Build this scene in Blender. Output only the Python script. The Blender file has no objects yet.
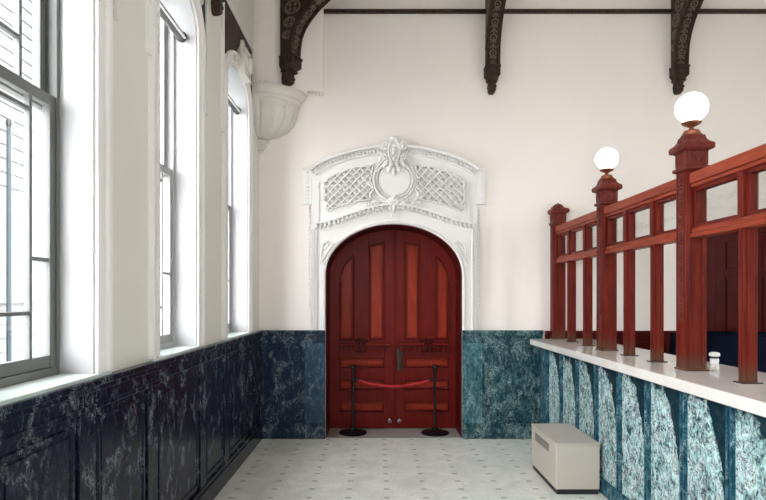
import bpy, bmesh, math, random
from mathutils import Vector, Matrix
random.seed(4)
PI = math.pi
sc = bpy.context.scene
COL = sc.collection
sin, cos = math.sin, math.cos

# ------------------------------------------------------------------ materials
class NT:
    def __init__(s, name):
        s.m = bpy.data.materials.new(name); s.m.use_nodes = True
        s.t = s.m.node_tree; s.b = s.t.nodes['Principled BSDF']; s.out = s.t.nodes['Material Output']
        s.co = s.t.nodes.new('ShaderNodeTexCoord')
    def n(s, typ, ins=None, **props):
        nd = s.t.nodes.new(typ)
        for k, v in props.items(): setattr(nd, k, v)
        for k, v in (ins or {}).items(): s.set(nd.inputs[k], v)
        return nd
    def set(s, sock, v):
        if isinstance(v, bpy.types.NodeSocket): s.t.links.new(v, sock)
        else: sock.default_value = v
    def p(s, **kw):
        for k, v in kw.items(): s.set(s.b.inputs[k.replace('_', ' ')], v)
    def mapping(s, scale, src='Object', loc=(0, 0, 0), rot=(0, 0, 0)):
        return s.n('ShaderNodeMapping', {'Vector': s.co.outputs[src], 'Scale': scale, 'Location': loc, 'Rotation': rot}).outputs[0]
    def noise(s, vec, scale, detail=4, rough=.55, dist=0):
        return s.n('ShaderNodeTexNoise', {'Vector': vec, 'Scale': scale, 'Detail': detail, 'Roughness': rough, 'Distortion': dist}).outputs['Fac']
    def ramp(s, fac, stops):
        r = s.n('ShaderNodeValToRGB', {'Fac': fac})
        e = r.color_ramp.elements
        while len(e) < len(stops): e.new(.5)
        for i, (p, c) in enumerate(stops):
            e[i].position = p; e[i].color = (c[0], c[1], c[2], 1) if not isinstance(c, (int, float)) else (c, c, c, 1)
        return r.outputs['Color']
    def mix(s, f, a, b):
        m = s.n('ShaderNodeMix', data_type='RGBA')
        s.set(m.inputs[0], f); s.set(m.inputs[6], a if isinstance(a, bpy.types.NodeSocket) else (*a, 1)); s.set(m.inputs[7], b if isinstance(b, bpy.types.NodeSocket) else (*b, 1))
        return m.outputs[2]
    def math(s, op, a, b=0.0, c=0.0):
        m = s.n('ShaderNodeMath', operation=op)
        s.set(m.inputs[0], a); s.set(m.inputs[1], b); s.set(m.inputs[2], c)
        return m.outputs[0]
    def bump(s, h, strength=.2, dist=.01):
        b = s.n('ShaderNodeBump', {'Height': h, 'Strength': strength, 'Distance': dist})
        s.t.links.new(b.outputs[0], s.b.inputs['Normal'])

def simple(name, c, rough=.5, metal=0, var=.12, scale=6, bump=0, spec=.5):
    t = NT(name)
    f = t.noise(t.co.outputs['Object'], scale, 4)
    t.p(Base_Color=t.mix(f, tuple(x * (1 - var) for x in c), tuple(min(1, x * (1 + var)) for x in c)), Roughness=rough, Metallic=metal, Specular_IOR_Level=spec)
    if bump: t.bump(t.noise(t.co.outputs['Object'], scale * 12, 2), bump, .004)
    return t.m

def wood(name, dark, light, rough=.35, grain=(14, 14, 1.2), wear=None, spec=.09):
    t = NT(name)
    v = t.mapping(grain)
    f = t.noise(v, 2.2, 6, .6, .6)
    c = t.ramp(f, [(.28, dark), (.72, light)])
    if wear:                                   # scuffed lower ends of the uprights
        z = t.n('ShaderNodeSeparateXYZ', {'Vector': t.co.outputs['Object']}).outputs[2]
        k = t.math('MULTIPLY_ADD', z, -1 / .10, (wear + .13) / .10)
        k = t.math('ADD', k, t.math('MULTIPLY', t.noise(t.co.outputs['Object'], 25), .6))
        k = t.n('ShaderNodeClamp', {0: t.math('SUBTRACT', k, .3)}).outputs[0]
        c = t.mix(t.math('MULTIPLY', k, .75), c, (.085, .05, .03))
    t.p(Base_Color=c, Roughness=rough, Specular_IOR_Level=spec)
    t.bump(f, .08, .003)
    return t.m

def marble(name, base, mid, vein, amount=.5, scale=1.0, stretch=(1, 1, .55), rough=.22, slab=False, spec=.12):
    t = NT(name)
    v = t.mapping(tuple(scale * s for s in stretch))
    w = t.noise(v, 3.0, 5, .6, 1.2)
    big = t.noise(v, 1.6, 4, .6, .8)
    warp = t.n('ShaderNodeVectorMath', {0: v, 1: t.n('ShaderNodeTexNoise', {'Vector': v, 'Scale': 5, 'Detail': 4}).outputs['Color']}, operation='ADD').outputs[0]
    def veins(sc_, w1):
        q = t.n('ShaderNodeTexNoise', {'Vector': warp, 'Scale': sc_, 'Detail': 3, 'Roughness': .6}).outputs['Fac']
        return t.ramp(t.math('ABSOLUTE', t.math('SUBTRACT', q, .5)), [(0, 1.0), (w1, .25), (w1 * 2.2, 0.0)])
    gate = t.ramp(t.noise(v, 6, 4, .6, 1.0), [(.60 - amount * .22, 0.0), (.72 - amount * .15, 1.0)])
    fine = t.math('MULTIPLY', t.math('MAXIMUM', veins(7, .012), veins(15, .02)), gate)
    cloud = t.ramp(t.noise(v, 9, 8, .75, 2.0), [(max(0, .60 - amount * .22), 0.0), (.82 - amount * .22, 1.0)])
    if slab:      # the same dark cap over the upper near corner of every panel
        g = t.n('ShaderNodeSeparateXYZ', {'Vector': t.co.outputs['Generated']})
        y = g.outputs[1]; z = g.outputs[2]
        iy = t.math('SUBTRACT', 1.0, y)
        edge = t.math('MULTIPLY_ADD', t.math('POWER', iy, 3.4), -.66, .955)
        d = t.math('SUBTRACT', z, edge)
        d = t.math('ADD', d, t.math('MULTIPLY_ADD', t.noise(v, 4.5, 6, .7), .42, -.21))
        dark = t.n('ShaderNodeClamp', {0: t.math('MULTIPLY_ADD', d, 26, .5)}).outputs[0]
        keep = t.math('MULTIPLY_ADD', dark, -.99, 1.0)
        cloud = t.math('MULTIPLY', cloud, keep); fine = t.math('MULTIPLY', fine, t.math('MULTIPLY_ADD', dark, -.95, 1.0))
    c = t.mix(cloud, t.mix(big, base, tuple(x * 1.6 for x in base)), mid)
    c = t.mix(fine, c, vein)
    t.p(Base_Color=c, Roughness=rough, Specular_IOR_Level=spec)
    return t.m

def floor_mat():
    t = NT('mosaic_floor')
    xyz = t.n('ShaderNodeSeparateXYZ', {'Vector': t.co.outputs['Object']})
    def near(a, off, step, half):
        f = t.math('FRACT', t.math('DIVIDE', t.math('SUBTRACT', a, off - step / 2), step))
        return t.math('LESS_THAN', t.math('ABSOLUTE', t.math('SUBTRACT', f, .5)), half / step)
    dot = t.math('MULTIPLY', near(xyz.outputs[0], .085, .33, .024), near(xyz.outputs[1], 4.743, .215, .016))
    tess = t.n('ShaderNodeTexVoronoi', {'Vector': t.co.outputs['Object'], 'Scale': 38}).outputs['Color']
    grout = t.ramp(t.n('ShaderNodeTexVoronoi', {'Vector': t.co.outputs['Object'], 'Scale': 38}, feature='DISTANCE_TO_EDGE').outputs['Distance'], [(0, 0.0), (.08, 1.0)])
    cl = t.ramp(t.noise(t.co.outputs['Object'], 3.4, 6, .65, .8), [(.35, (.66, .69, .63)), (.62, (.88, .87, .82))])
    tg = t.n('ShaderNodeSeparateColor', {0: tess}).outputs[0]
    c = t.mix(t.math('MULTIPLY', tg, .25), cl, (.56, .60, .56))
    c = t.mix(grout, t.mix(.4, c, (.5, .5, .47)), c)
    c = t.mix(t.math('MULTIPLY', dot, .72), c, (.20, .20, .19))
    t.p(Base_Color=c, Roughness=.33, Specular_IOR_Level=.4)
    return t.m

def plaster(name, c, var=.05):
    t = NT(name)
    f = t.noise(t.co.outputs['Object'], 1.1, 6, .6, .5)
    t.p(Base_Color=t.mix(f, tuple(x * (1 - var) for x in c), tuple(min(1, x * (1 + var)) for x in c)), Roughness=.75, Specular_IOR_Level=.25)
    t.bump(t.noise(t.co.outputs['Object'], 30, 3), .05, .004)
    return t.m

def glass_mat(name, ior=1.5, tint=(1, 1, 1)):
    t = NT(name)
    tr = t.n('ShaderNodeBsdfTransparent', {'Color': (*tint, 1)})
    gl = t.n('ShaderNodeBsdfGlossy', {'Roughness': .03})
    f0 = ((ior - 1) / (ior + 1)) ** 2 * 2
    lw = t.n('ShaderNodeLayerWeight', {'Blend': .5}).outputs['Facing']
    fr = t.math('MULTIPLY_ADD', t.math('POWER', lw, 4.0), 1 - f0, f0)
    mx = t.n('ShaderNodeMixShader', {0: fr, 1: tr.outputs[0], 2: gl.outputs[0]})
    t.t.links.new(mx.outputs[0], t.out.inputs['Surface'])
    return t.m

def glow(name, c, s):
    t = NT(name)
    t.p(Base_Color=(*c, 1), Emission_Color=(*c, 1), Emission_Strength=s, Roughness=.2)
    return t.m

def siding():
    t = NT('clapboard')
    f = t.noise(t.mapping((1, 1, 8)), 3)
    t.p(Base_Color=t.mix(f, (.075, .078, .08), (.095, .097, .10)), Roughness=.6)
    return t.m

MT = dict(
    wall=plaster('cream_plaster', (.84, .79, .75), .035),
    wall_side=plaster('grey_cream_plaster', (.72, .70, .635)),  # cream plaster with the left wall's shade mixed into its grey
    ceil=plaster('ceiling_plaster', (.85, .83, .79)),
    trim=plaster('white_painted_plaster', (.78, .76, .745), .03),
    stone=plaster('cream_carved_plaster', (.66, .635, .58), .05),
    sash2=simple('pale_sash_paint', (.30, .30, .30), .45, 0, .06),  # same sash paint for the farther windows, backlight greying kept lighter
    white=simple('white_paint', (.47, .47, .48), .45, 0, .03),
    sash=simple('grey_sash_paint', (.13, .135, .13), .45, 0, .08),  # white sash paint darkened to grey for the backlight at the near window
    blind=simple('shade_cloth', (.11, .105, .10), .6),
    blind_dark=simple('shade_roller_end', (.05, .05, .05), .4),
    navy=marble('navy_marble', (.006, .008, .018), (.040, .052, .072), (.34, .40, .42), .42, 1.5),  # the counter's marble with backlit shade put into its dark colour
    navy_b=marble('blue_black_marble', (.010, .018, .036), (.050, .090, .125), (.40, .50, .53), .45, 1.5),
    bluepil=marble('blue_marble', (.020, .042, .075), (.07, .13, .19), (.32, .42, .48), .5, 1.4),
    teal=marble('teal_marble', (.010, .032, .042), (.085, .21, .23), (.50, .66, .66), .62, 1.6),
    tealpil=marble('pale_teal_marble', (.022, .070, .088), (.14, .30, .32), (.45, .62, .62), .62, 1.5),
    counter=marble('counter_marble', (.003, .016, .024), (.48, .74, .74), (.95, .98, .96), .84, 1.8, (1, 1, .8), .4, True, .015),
    strip=marble('counter_strip_marble', (.008, .040, .062), (.09, .22, .27), (.45, .62, .63), .55, 1.7, (1, 1, .55), .4, False, .02),
    sill=marble('pale_green_marble', (.42, .48, .46), (.62, .68, .65), (.80, .84, .82), .6, 1.2),
    slab=marble('counter_top_stone', (.56, .53, .50), (.64, .62, .60), (.70, .68, .66), .6, .9, (1, 1, 1), .12, False, .5),
    floor=floor_mat(),
    thresh=simple('threshold_stone', (.34, .31, .30), .4, 0, .2, 14),
    door=wood('mahogany_door', (.10, .006, .005), (.19, .014, .010), .33),
    panel=wood('mahogany_panel', (.19, .017, .009), (.40, .044, .021), .30),
    lining=wood('dark_mahogany', (.040, .003, .003), (.085, .008, .006), .4),
    red=wood('cherry_wood', (.15, .022, .012), (.31, .060, .030), .32, (14, 2, 14)),
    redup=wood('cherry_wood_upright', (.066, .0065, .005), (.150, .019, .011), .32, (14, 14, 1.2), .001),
    redcap=wood('carved_cherry_wood', (.075, .013, .010), (.17, .036, .025), .4, (8, 8, 8)),
    oak=wood('dark_carved_oak', (.020, .012, .009), (.066, .045, .033), .5, (10, 10, 3)),
    oakdeep=wood('oak_carving', (.085, .062, .048), (.21, .16, .125), .5, (20, 20, 8)),
    spandrel=wood('dark_oak_panel', (.030, .018, .014), (.075, .050, .040), .45),
    black=simple('black_enamel', (.012, .012, .013), .25, .3),
    iron=simple('dark_bronze', (.055, .048, .042), .38, .8, .3, 30),
    chrome=simple('worn_nickel', (.55, .53, .50), .25, .9),
    copper=simple('coppery_bronze', (.28, .095, .045), .32, .7, .25, 30),
    rope=simple('red_rope', (.42, .012, .022), .6, 0, .25, 60),
    heater=simple('beige_enamel', (.52, .47, .415), .42, 0, .04, 4),
    vent=simple('vent_dark', (.03, .028, .025), .5),
    kick=simple('black_kick', (.012, .012, .012), .5),
    blue=simple('navy_cloth', (.006, .009, .019), .95, 0, .35, 5, .3, 0.0),
    glass=glass_mat('window_glass', 1.35),
    tglass=glass_mat('transom_glass', 1.75, (.93, .94, .93)),
    globe=glow('opal_globe', (1, .965, .92), 2.2),
    siding=siding(),
    outgrey=simple('outside_grey', (.012, .025, .035), .5),
    outblue=simple('outside_blue', (.016, .028, .038), .4),
    ground=simple('pavement', (.45, .45, .44), .8),
    paper=simple('white_china', (.80, .80, .80), .35, 0, .03),
)

# ------------------------------------------------------------------ mesh helpers
class MB:
    def __init__(s): s.bm = bmesh.new()
    def quad(s, pts):
        try: return s.bm.faces.new([s.bm.verts.new(p) for p in pts])
        except ValueError: return None
    def box(s, x0, x1, y0, y1, z0, z1):
        v = [s.bm.verts.new(p) for p in ((x0, y0, z0), (x1, y0, z0), (x1, y1, z0), (x0, y1, z0), (x0, y0, z1), (x1, y0, z1), (x1, y1, z1), (x0, y1, z1))]
        for f in ((3, 2, 1, 0), (4, 5, 6, 7), (0, 1, 5, 4), (1, 2, 6, 5), (2, 3, 7, 6), (3, 0, 4, 7)): s.bm.faces.new([v[i] for i in f])
        return s
    def grid(s, rows, closed_u=False, closed_v=False, caps=True):
        vs = [[s.bm.verts.new(p) for p in r] for r in rows]
        R, C = len(vs), len(vs[0])
        for i in range(R if closed_u else R - 1):
            for j in range(C if closed_v else C - 1):
                a, b = vs[i], vs[(i + 1) % R]; k = (j + 1) % C
                s.bm.faces.new((a[j], a[k], b[k], b[j]))
        if caps and closed_v and not closed_u:
            s.bm.faces.new(vs[0][::-1]); s.bm.faces.new(vs[-1])
        return s
    def lathe(s, prof, cx, cy, seg=24, a0=0, a1=2 * PI, sx=1, sy=1):
        full = abs(a1 - a0 - 2 * PI) < 1e-6
        n = seg if full else seg + 1
        rows = []
        for r, z in prof:
            rows.append([(cx + sx * max(r, 1e-4) * cos(a0 + (a1 - a0) * k / seg), cy + sy * max(r, 1e-4) * sin(a0 + (a1 - a0) * k / seg), z) for k in range(n)])
        s.grid(rows, False, full, full); return s
    def tube(s, pts, r, seg=8, closed=False):
        pts = [Vector(p) for p in pts]; rows = []; N = len(pts); up = None
        for i, p in enumerate(pts):
            a = pts[i - 1] if (i > 0 or closed) else p
            b = pts[(i + 1) % N] if (i < N - 1 or closed) else p
            t = (b - a).normalized()
            if up is None: up = t.orthogonal()
            up = (up - t * up.dot(t)).normalized(); w = t.cross(up)
            rr = r[i] if isinstance(r, (list, tuple)) else r
            rows.append([p + rr * (cos(2 * PI * k / seg) * up + sin(2 * PI * k / seg) * w) for k in range(seg)])
        s.grid(rows, closed, True, True); return s
    def ball(s, c, rx, ry=None, rz=None, rot=None, u=10, v=7):
        ry = rx if ry is None else ry; rz = rx if rz is None else rz
        M = Matrix.Translation(Vector(c)) @ (rot.to_4x4() if rot is not None else Matrix.Identity(4)) @ Matrix.Diagonal((rx, ry, rz, 1))
        bmesh.ops.create_uvsphere(s.bm, u_segments=u, v_segments=v, radius=1, matrix=M); return s
    def prism(s, poly, f0, f1):          # poly of 2D points, f0/f1 map a 2D point to 3D at either end
        s.grid([[f0(p) for p in poly], [f1(p) for p in poly]], False, True, True); return s
    def strip(s, us, lo, hi, mp, n0, n1):  # a slab between two curves on a wall
        rows = [[mp(u, lo(u), n0), mp(u, lo(u), n1), mp(u, hi(u), n1), mp(u, hi(u), n0)] for u in us]
        s.grid(rows, False, True, True); return s
    def ribbon(s, path, prof, mp):       # moulding profile [(offset, height)] swept along a wall path
        rows = []
        P = [Vector(p) for p in path]
        for i, p in enumerate(P):
            a = P[max(0, i - 1)]; b = P[min(len(P) - 1, i + 1)]
            if 0 < i < len(P) - 1:
                t1 = (p - a).normalized(); t2 = (b - p).normalized()
                n1 = Vector((-t1.y, t1.x)); n2 = Vector((-t2.y, t2.x)); m = (n1 + n2)
                m = m / max(.35, m.dot(n1)) if m.length > 1e-5 else n1
            else:
                t = (b - a).normalized(); m = Vector((-t.y, t.x))
            rows.append([mp(p.x + m.x * o, p.y + m.y * o, h) for o, h in prof])
        s.grid(rows, False, True, True); return s
    def bar(s, p, q, w, n0, n1, mp):
        p, q = Vector(p), Vector(q); t = (q - p).normalized(); m = Vector((-t.y, t.x)) * w / 2
        c = [p + m, q + m, q - m, p - m]
        s.prism([tuple(v) for v in c], lambda a: mp(a[0], a[1], n0), lambda a: mp(a[0], a[1], n1)); return s
    def build(s, name, mat, parent=None, bevel=0, smooth=True, label=None, angle=38):
        bmesh.ops.remove_doubles(s.bm, verts=s.bm.verts, dist=1e-6)
        bmesh.ops.recalc_face_normals(s.bm, faces=s.bm.faces)
        if parent is not None:
            w = Vector(parent.get('_o', (0, 0, 0)))
            if w.length: bmesh.ops.translate(s.bm, verts=s.bm.verts, vec=-w)
        me = bpy.data.meshes.new(name); s.bm.to_mesh(me); s.bm.free()
        me.materials.append(MT[mat] if isinstance(mat, str) else mat)
        if smooth:
            me.shade_smooth(); me.set_sharp_from_angle(angle=math.radians(angle))
        o = bpy.data.objects.new(name, me); COL.objects.link(o)
        if parent is not None:
            o.parent = parent; o['_o'] = parent.get('_o', (0, 0, 0))
        if bevel:
            b = o.modifiers.new('bevel', 'BEVEL'); b.width = bevel; b.segments = 2; b.limit_method = 'ANGLE'; b.angle_limit = math.radians(40)
        if label: o['label'] = label
        return o

def tag(o, label=None, cat=None, group=None, kind=None):
    if label: o['label'] = label
    if cat: o['category'] = cat
    if group: o['group'] = group
    if kind: o['kind'] = kind
    return o
def thing(name, label, cat, loc=(0, 0, 0), group=None, kind=None):
    o = bpy.data.objects.new(name, None); COL.objects.link(o); o.location = loc; o['_o'] = tuple(loc)
    o.empty_display_size = .1
    return tag(o, label, cat, group, kind)
def copy_tree(o, parent=None):
    c = o.copy(); COL.objects.link(c)
    if parent is not None: c.parent = parent
    for ch in list(o.children): copy_tree(ch, c)
    return c
def lin(a, b, n): return [a + (b - a) * i / n for i in range(n + 1)]

# ------------------------------------------------------------------ measures (metres, camera at the origin looking along +Y)
EYE = 1.70
XL, YB, XR, YR, ZC = -1.42, 6.75, 6.6, -5.0, 5.75
WH = 1.30                                    # top of the marble wainscot
F = 560.0
def LW(u, z, n): return (XL + n, u, z)        # left wall: u along Y, n into the room
def BW(u, z, n): return (u, YB - n, z)        # back wall: u along X
def RW(u, z, n): return (XR - n, u, z)
def FW(u, z, n): return (u, YR + n, z)
def bx(x): return (x - 377) / 82.96           # picture column -> X on the back wall
def bz(y): return EYE + (297 - y) / 82.96

def ell(u, u0, u1, spring, rise):
    c = (u0 + u1) / 2; h = (u1 - u0) / 2; d = max(0.0, 1 - ((u - c) / h) ** 2)
    return spring + rise * math.sqrt(d)
def usamp(u0, u1, n=28):
    c = (u0 + u1) / 2; h = (u1 - u0) / 2
    return [c - h * cos(PI * i / n) for i in range(n + 1)]

def wall(name, label, mat, mp, ua, ub, za, zb, openings, t=.30):
    """a wall of thickness t with arched openings (u0, u1, z0, spring, rise)"""
    mb = MB(); cur = ua
    full = lambda z: (lambda u: z)
    for (u0, u1, z0, spg, rise) in sorted(openings):
        if u0 > cur: mb.strip([cur, u0], full(za), full(zb), mp, -t, 0)
        if z0 > za: mb.strip([u0, u1], full(za), full(z0), mp, -t, 0)
        mb.strip(usamp(u0, u1), lambda u: ell(u, u0, u1, spg, rise), full(zb), mp, -t, 0)
        cur = u1
    if cur < ub: mb.strip([cur, ub], full(za), full(zb), mp, -t, 0)
    o = mb.build(name, mat)
    return tag(o, label, 'wall', None, 'structure')

WIN = [(2.00, 2.81), (3.607, 4.40), (5.25, 6.13)]
SPR, RISE = 3.74, .27
extra_left = [(-2.2, -.8), (-.5, .9)]  # unseen openings behind the camera, added and widened for more daylight
left_open = [(a, b, WH, SPR, RISE) for a, b in WIN + extra_left]
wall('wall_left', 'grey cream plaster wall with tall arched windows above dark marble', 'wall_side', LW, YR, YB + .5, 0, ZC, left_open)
DU0, DU1, DSP, DRI = -.62, 1.024, 1.965, .612
wall('wall_back', 'plain cream plaster end wall behind the carved arched doorway', 'wall', BW, XL, XR, 0, ZC, [(DU0, DU1, 0, DSP, DRI)], .62)
right_open = [(a, b, 1.2, 3.6, .45) for a, b in ((1.2, 2.3),)]  # unseen opening added to let in fill light from the right
wall('wall_right', 'cream plaster side wall of the clerks room with arched windows', 'wall', RW, YR, YB + .5, 0, ZC, right_open)
rear_open = [(-1.0, -.15, 1.2, 3.6, .4)]  # unseen opening added behind the camera for frontal fill light
wall('wall_rear', 'cream plaster wall behind the camera with arched windows', 'wall', FW, XL - .3, XR + .3, 0, ZC, rear_open)
fl = MB().box(XL - .3, XR + .3, YR - .3, YB, -.1, 0).build('floor', 'floor', smooth=False)
tag(fl, 'pale mosaic tile floor with rows of small dark inlay dots', 'floor', None, 'structure')
ce = MB().box(XL - .3, XR + .3, YR - .3, YB + .5, ZC, ZC + .1).build('ceiling', 'ceil', smooth=False)
tag(ce, 'pale plaster ceiling above the dark beams', 'ceiling', None, 'structure')
th = MB().box(DU0, DU1, YB, YB + .62, -.1, .004).build('trim_5', 'thresh', smooth=False)
tag(th, 'grey stone threshold under the double door', 'threshold', None, 'structure')
gr = MB().box(-30, 30, -30, 30, -.6, -.5).build('ground', 'ground', smooth=False)
tag(gr, 'grey pavement outside the windows', 'ground', None, 'structure')

# ------------------------------------------------------------------ arched windows of the left wall
def leaf_blob(mb, mp, u, z, n, r, ang, ln=2.0, th=.5):
    """a flattened leaf lying on a wall, pointing along ang"""
    o = Vector(mp(0, 0, 0)); eu = Vector(mp(1, 0, 0)) - o; ez = Vector(mp(0, 1, 0)) - o; en = Vector(mp(0, 0, 1)) - o
    a = eu * cos(ang) + ez * sin(ang); b = en.cross(a)
    R = Matrix((a, b, en)).transposed()
    mb.ball(mp(u, z, n), r * ln, r, r * th, R, 10, 6)
def spiral(mp, u, z, n, r, turns, a0, sgn=1, k=22):
    return [mp(u + r * (1 - .8 * i / k) * cos(a0 + sgn * turns * 2 * PI * i / k), z + r * (1 - .8 * i / k) * sin(a0 + sgn * turns * 2 * PI * i / k), n + .01 * i / k) for i in range(k + 1)]

def window(idx, u0, u1, label, extras=True):
    w = thing('window_%d' % idx, label, 'window', (XL, (u0 + u1) / 2, WH), None, 'structure')
    arch = lambda d: [(u0 - d, WH + .012)] + [(u, ell(u, u0 - d, u1 + d, SPR, RISE + d)) for u in usamp(u0 - d, u1 + d, 26)] + [(u1 + d, WH + .012)]
    # lining of the reveal
    mb = MB(); A = arch(-.004); B = arch(-.012)
    mb.grid([[LW(a[0], a[1], .002), LW(b[0], b[1], .002), LW(b[0], b[1], -.24), LW(a[0], a[1], -.24)] for a, b in zip(A, B)], False, True, True)
    mb.build('reveal_lining', 'white', w)
    # moulded architrave
    mb = MB()
    mb.ribbon(arch(0)[::1], [(-.002, 0), (-.002, .022), (.03, .026), (.034, .012), (.085, .016), (.095, .034), (.125, .036), (.13, 0)], LW)
    mb.build('architrave', 'trim', w)
    # leaf drop carved on the near side of the architrave
    mb = MB()
    for k in range(6):
        leaf_blob(mb, LW, u0 - .062, 3.28 + k * .085, .02, .014 + .002 * k, -PI / 2, 1.9, 1.0)
        for sgn in (-1, 1): leaf_blob(mb, LW, u0 - .062 + sgn * .018, 3.30 + k * .085, .02, .010, -PI / 2 + sgn * .6, 2.0, 1.0)
    mb.build('leaf_drop', 'trim', w)
    # dark panel filling the square head over the arch, and its frame
    pu0, pu1, pz = u0 - .03, u1 + .19, 4.47
    mb = MB()
    mb.strip(usamp(pu0, pu1, 30), lambda u: ell(u, u0 - .14, u1 + .20, SPR - .02, RISE + .13) if True else 0, lambda u: pz, LW, 0, .012)
    mb.build('head_panel', 'spandrel', w)
    mb = MB()
    mb.ribbon([(u1 + .21, 3.2), (u1 + .21, pz + .02), (u0 - .15, pz + .02), (u0 - .15, 3.2)], [(-.022, 0), (-.022, .02), (.022, .028), (.022, 0)], LW)
    mb.build('head_frame', 'trim', w)
    # scrolled keystone
    mb = MB(); kc = (u0 + u1) / 2 + .12; kz = SPR + RISE + .04
    mb.prism([(kc - .13, kz - .08), (kc + .13, kz - .08), (kc + .17, kz + .14), (kc + .1, kz + .2), (kc - .1, kz + .2), (kc - .17, kz + .14)], lambda p: LW(p[0], p[1], .01), lambda p: LW(p[0], p[1], .085))
    for sgn in (-1, 1):
        mb.tube(spiral(LW, kc + sgn * .17, kz + .15, .06, .075, 1.4, PI / 2, sgn), .022, 6)
        leaf_blob(mb, LW, kc + sgn * .10, kz + .05, .085, .035, PI / 2 - sgn * .4, 2.2, .7)
        leaf_blob(mb, LW, kc + sgn * .27, kz + .02, .03, .035, -sgn * .7, 2.3, .7)
    leaf_blob(mb, LW, kc, kz + .05, .10, .045, PI / 2, 2.2, .8)
    mb.build('keystone', 'stone', w, angle=60)
    # marble sill board
    mb = MB().box(XL - .24, XL + .035, u0 - .12, u1 + .12, WH - .004, WH + .016)
    mb.build('sill', 'sill', w, .004)
    # outer frame
    f0, f1 = -.285, -.165
    mb = MB(); zt = SPR + RISE + .05
    for a, b in ((u0, u0 + .035), (u1 - .035, u1)): mb.box(XL + f0, XL + f1, a, b, WH + .016, zt)
    mb.box(XL + f0 + .002, XL + f1 - .002, u0 + .034, u1 - .034, WH + .017, WH + .055)
    mb.build('frame', 'white' if idx > 1 else 'sash', w, .003)
    # two sashes of border panes round one large pane
    a0, a1 = u0 + .035, u1 - .035
    for nm, zb, zt_, n0, n1 in (('lower_sash', WH + .055, 2.69, -.215, -.175), ('upper_sash', 2.63, SPR + RISE - .0, -.262, -.222)):
        mb = MB(); st = .042
        mb.box(XL + n0, XL + n1, a0, a0 + st, zb, zt_); mb.box(XL + n0, XL + n1, a1 - st, a1, zb, zt_)
        mb.box(XL + n0 + .002, XL + n1 - .002, a0 + st - .001, a1 - st + .001, zb + .001, zb + .06); mb.box(XL + n0 + .002, XL + n1 - .002, a0 + st - .001, a1 - st + .001, zt_ - .055, zt_ - .001)
        s = mb.build(nm, 'sash' if idx == 1 else 'sash2', w, .003)
        mb = MB(); g = .019; bw = .155
        l, r = a0 + st + bw - .02, a1 - st - bw + .02
        lowbar, topbar = zb + .06 + .20, zt_ - .055 - .075
        m0, m1 = n0 + .008, n1 - .004
        mb.box(XL + m0, XL + m1, l, l + g, zb + .03, zt_ - .03); mb.box(XL + m0, XL + m1, r - g, r, zb + .03, zt_ - .03)
        for z in (lowbar, topbar): mb.box(XL + m0 + .001, XL + m1 - .001, l + g - .001, r - g + .001, z, z + g)
        for z in ((zb + .515,) if nm == 'lower_sash' else ()):
            mb.box(XL + m0 + .001, XL + m1 - .001, a0 + .03, l + .001, z, z + g); mb.box(XL + m0 + .001, XL + m1 - .001, r - .001, a1 - .03, z, z + g)
        mb.build('muntins', 'sash' if idx == 1 else 'sash2', s, .002)
        MB().box(XL + (n0 + n1) / 2 - .002, XL + (n0 + n1) / 2 + .002, a0 + .01, a1 - .01, zb + .01, zt_ - .01).build('pane', 'glass', s, smooth=False)
    return w

wl = ['near tall arched sash window with grey border panes, beside the photo left edge', 'middle arched window with deep white reveal between the two plaster piers', 'far arched window nearest the corner, under a scrolled plaster keystone',
      'arched sash window on the left wall behind the camera']
for i, (a, b) in enumerate(WIN): window(i + 1, a, b, wl[i])

sh_lab = ['rolled grey window shade at the head of the near window', 'rolled grey window shade high in the middle arched window', 'rolled grey window shade high in the far arched window by the corner']
for (a, b), lb in zip(WIN, sh_lab):
    s = thing('roller_shade', lb, 'window shade', (XL - .11, (a + b) / 2, 3.74), 'rolled shades in the arched windows')
    MB().tube([(XL - .11, a + .03, 3.735), (XL - .11, b - .03, 3.735)], .034, 14).build('roll', 'blind', s)
    for y in (a + .022, b - .022): MB().tube([(XL - .11, y - .009, 3.735), (XL - .11, y + .009, 3.735)], .042, 14).build('end_bracket', 'blind_dark', s)
    MB().tube([(XL - .072, a + .05, 3.712), (XL - .072, b - .05, 3.712)], .009, 8).build('hem_bar', 'paper', s)

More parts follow.
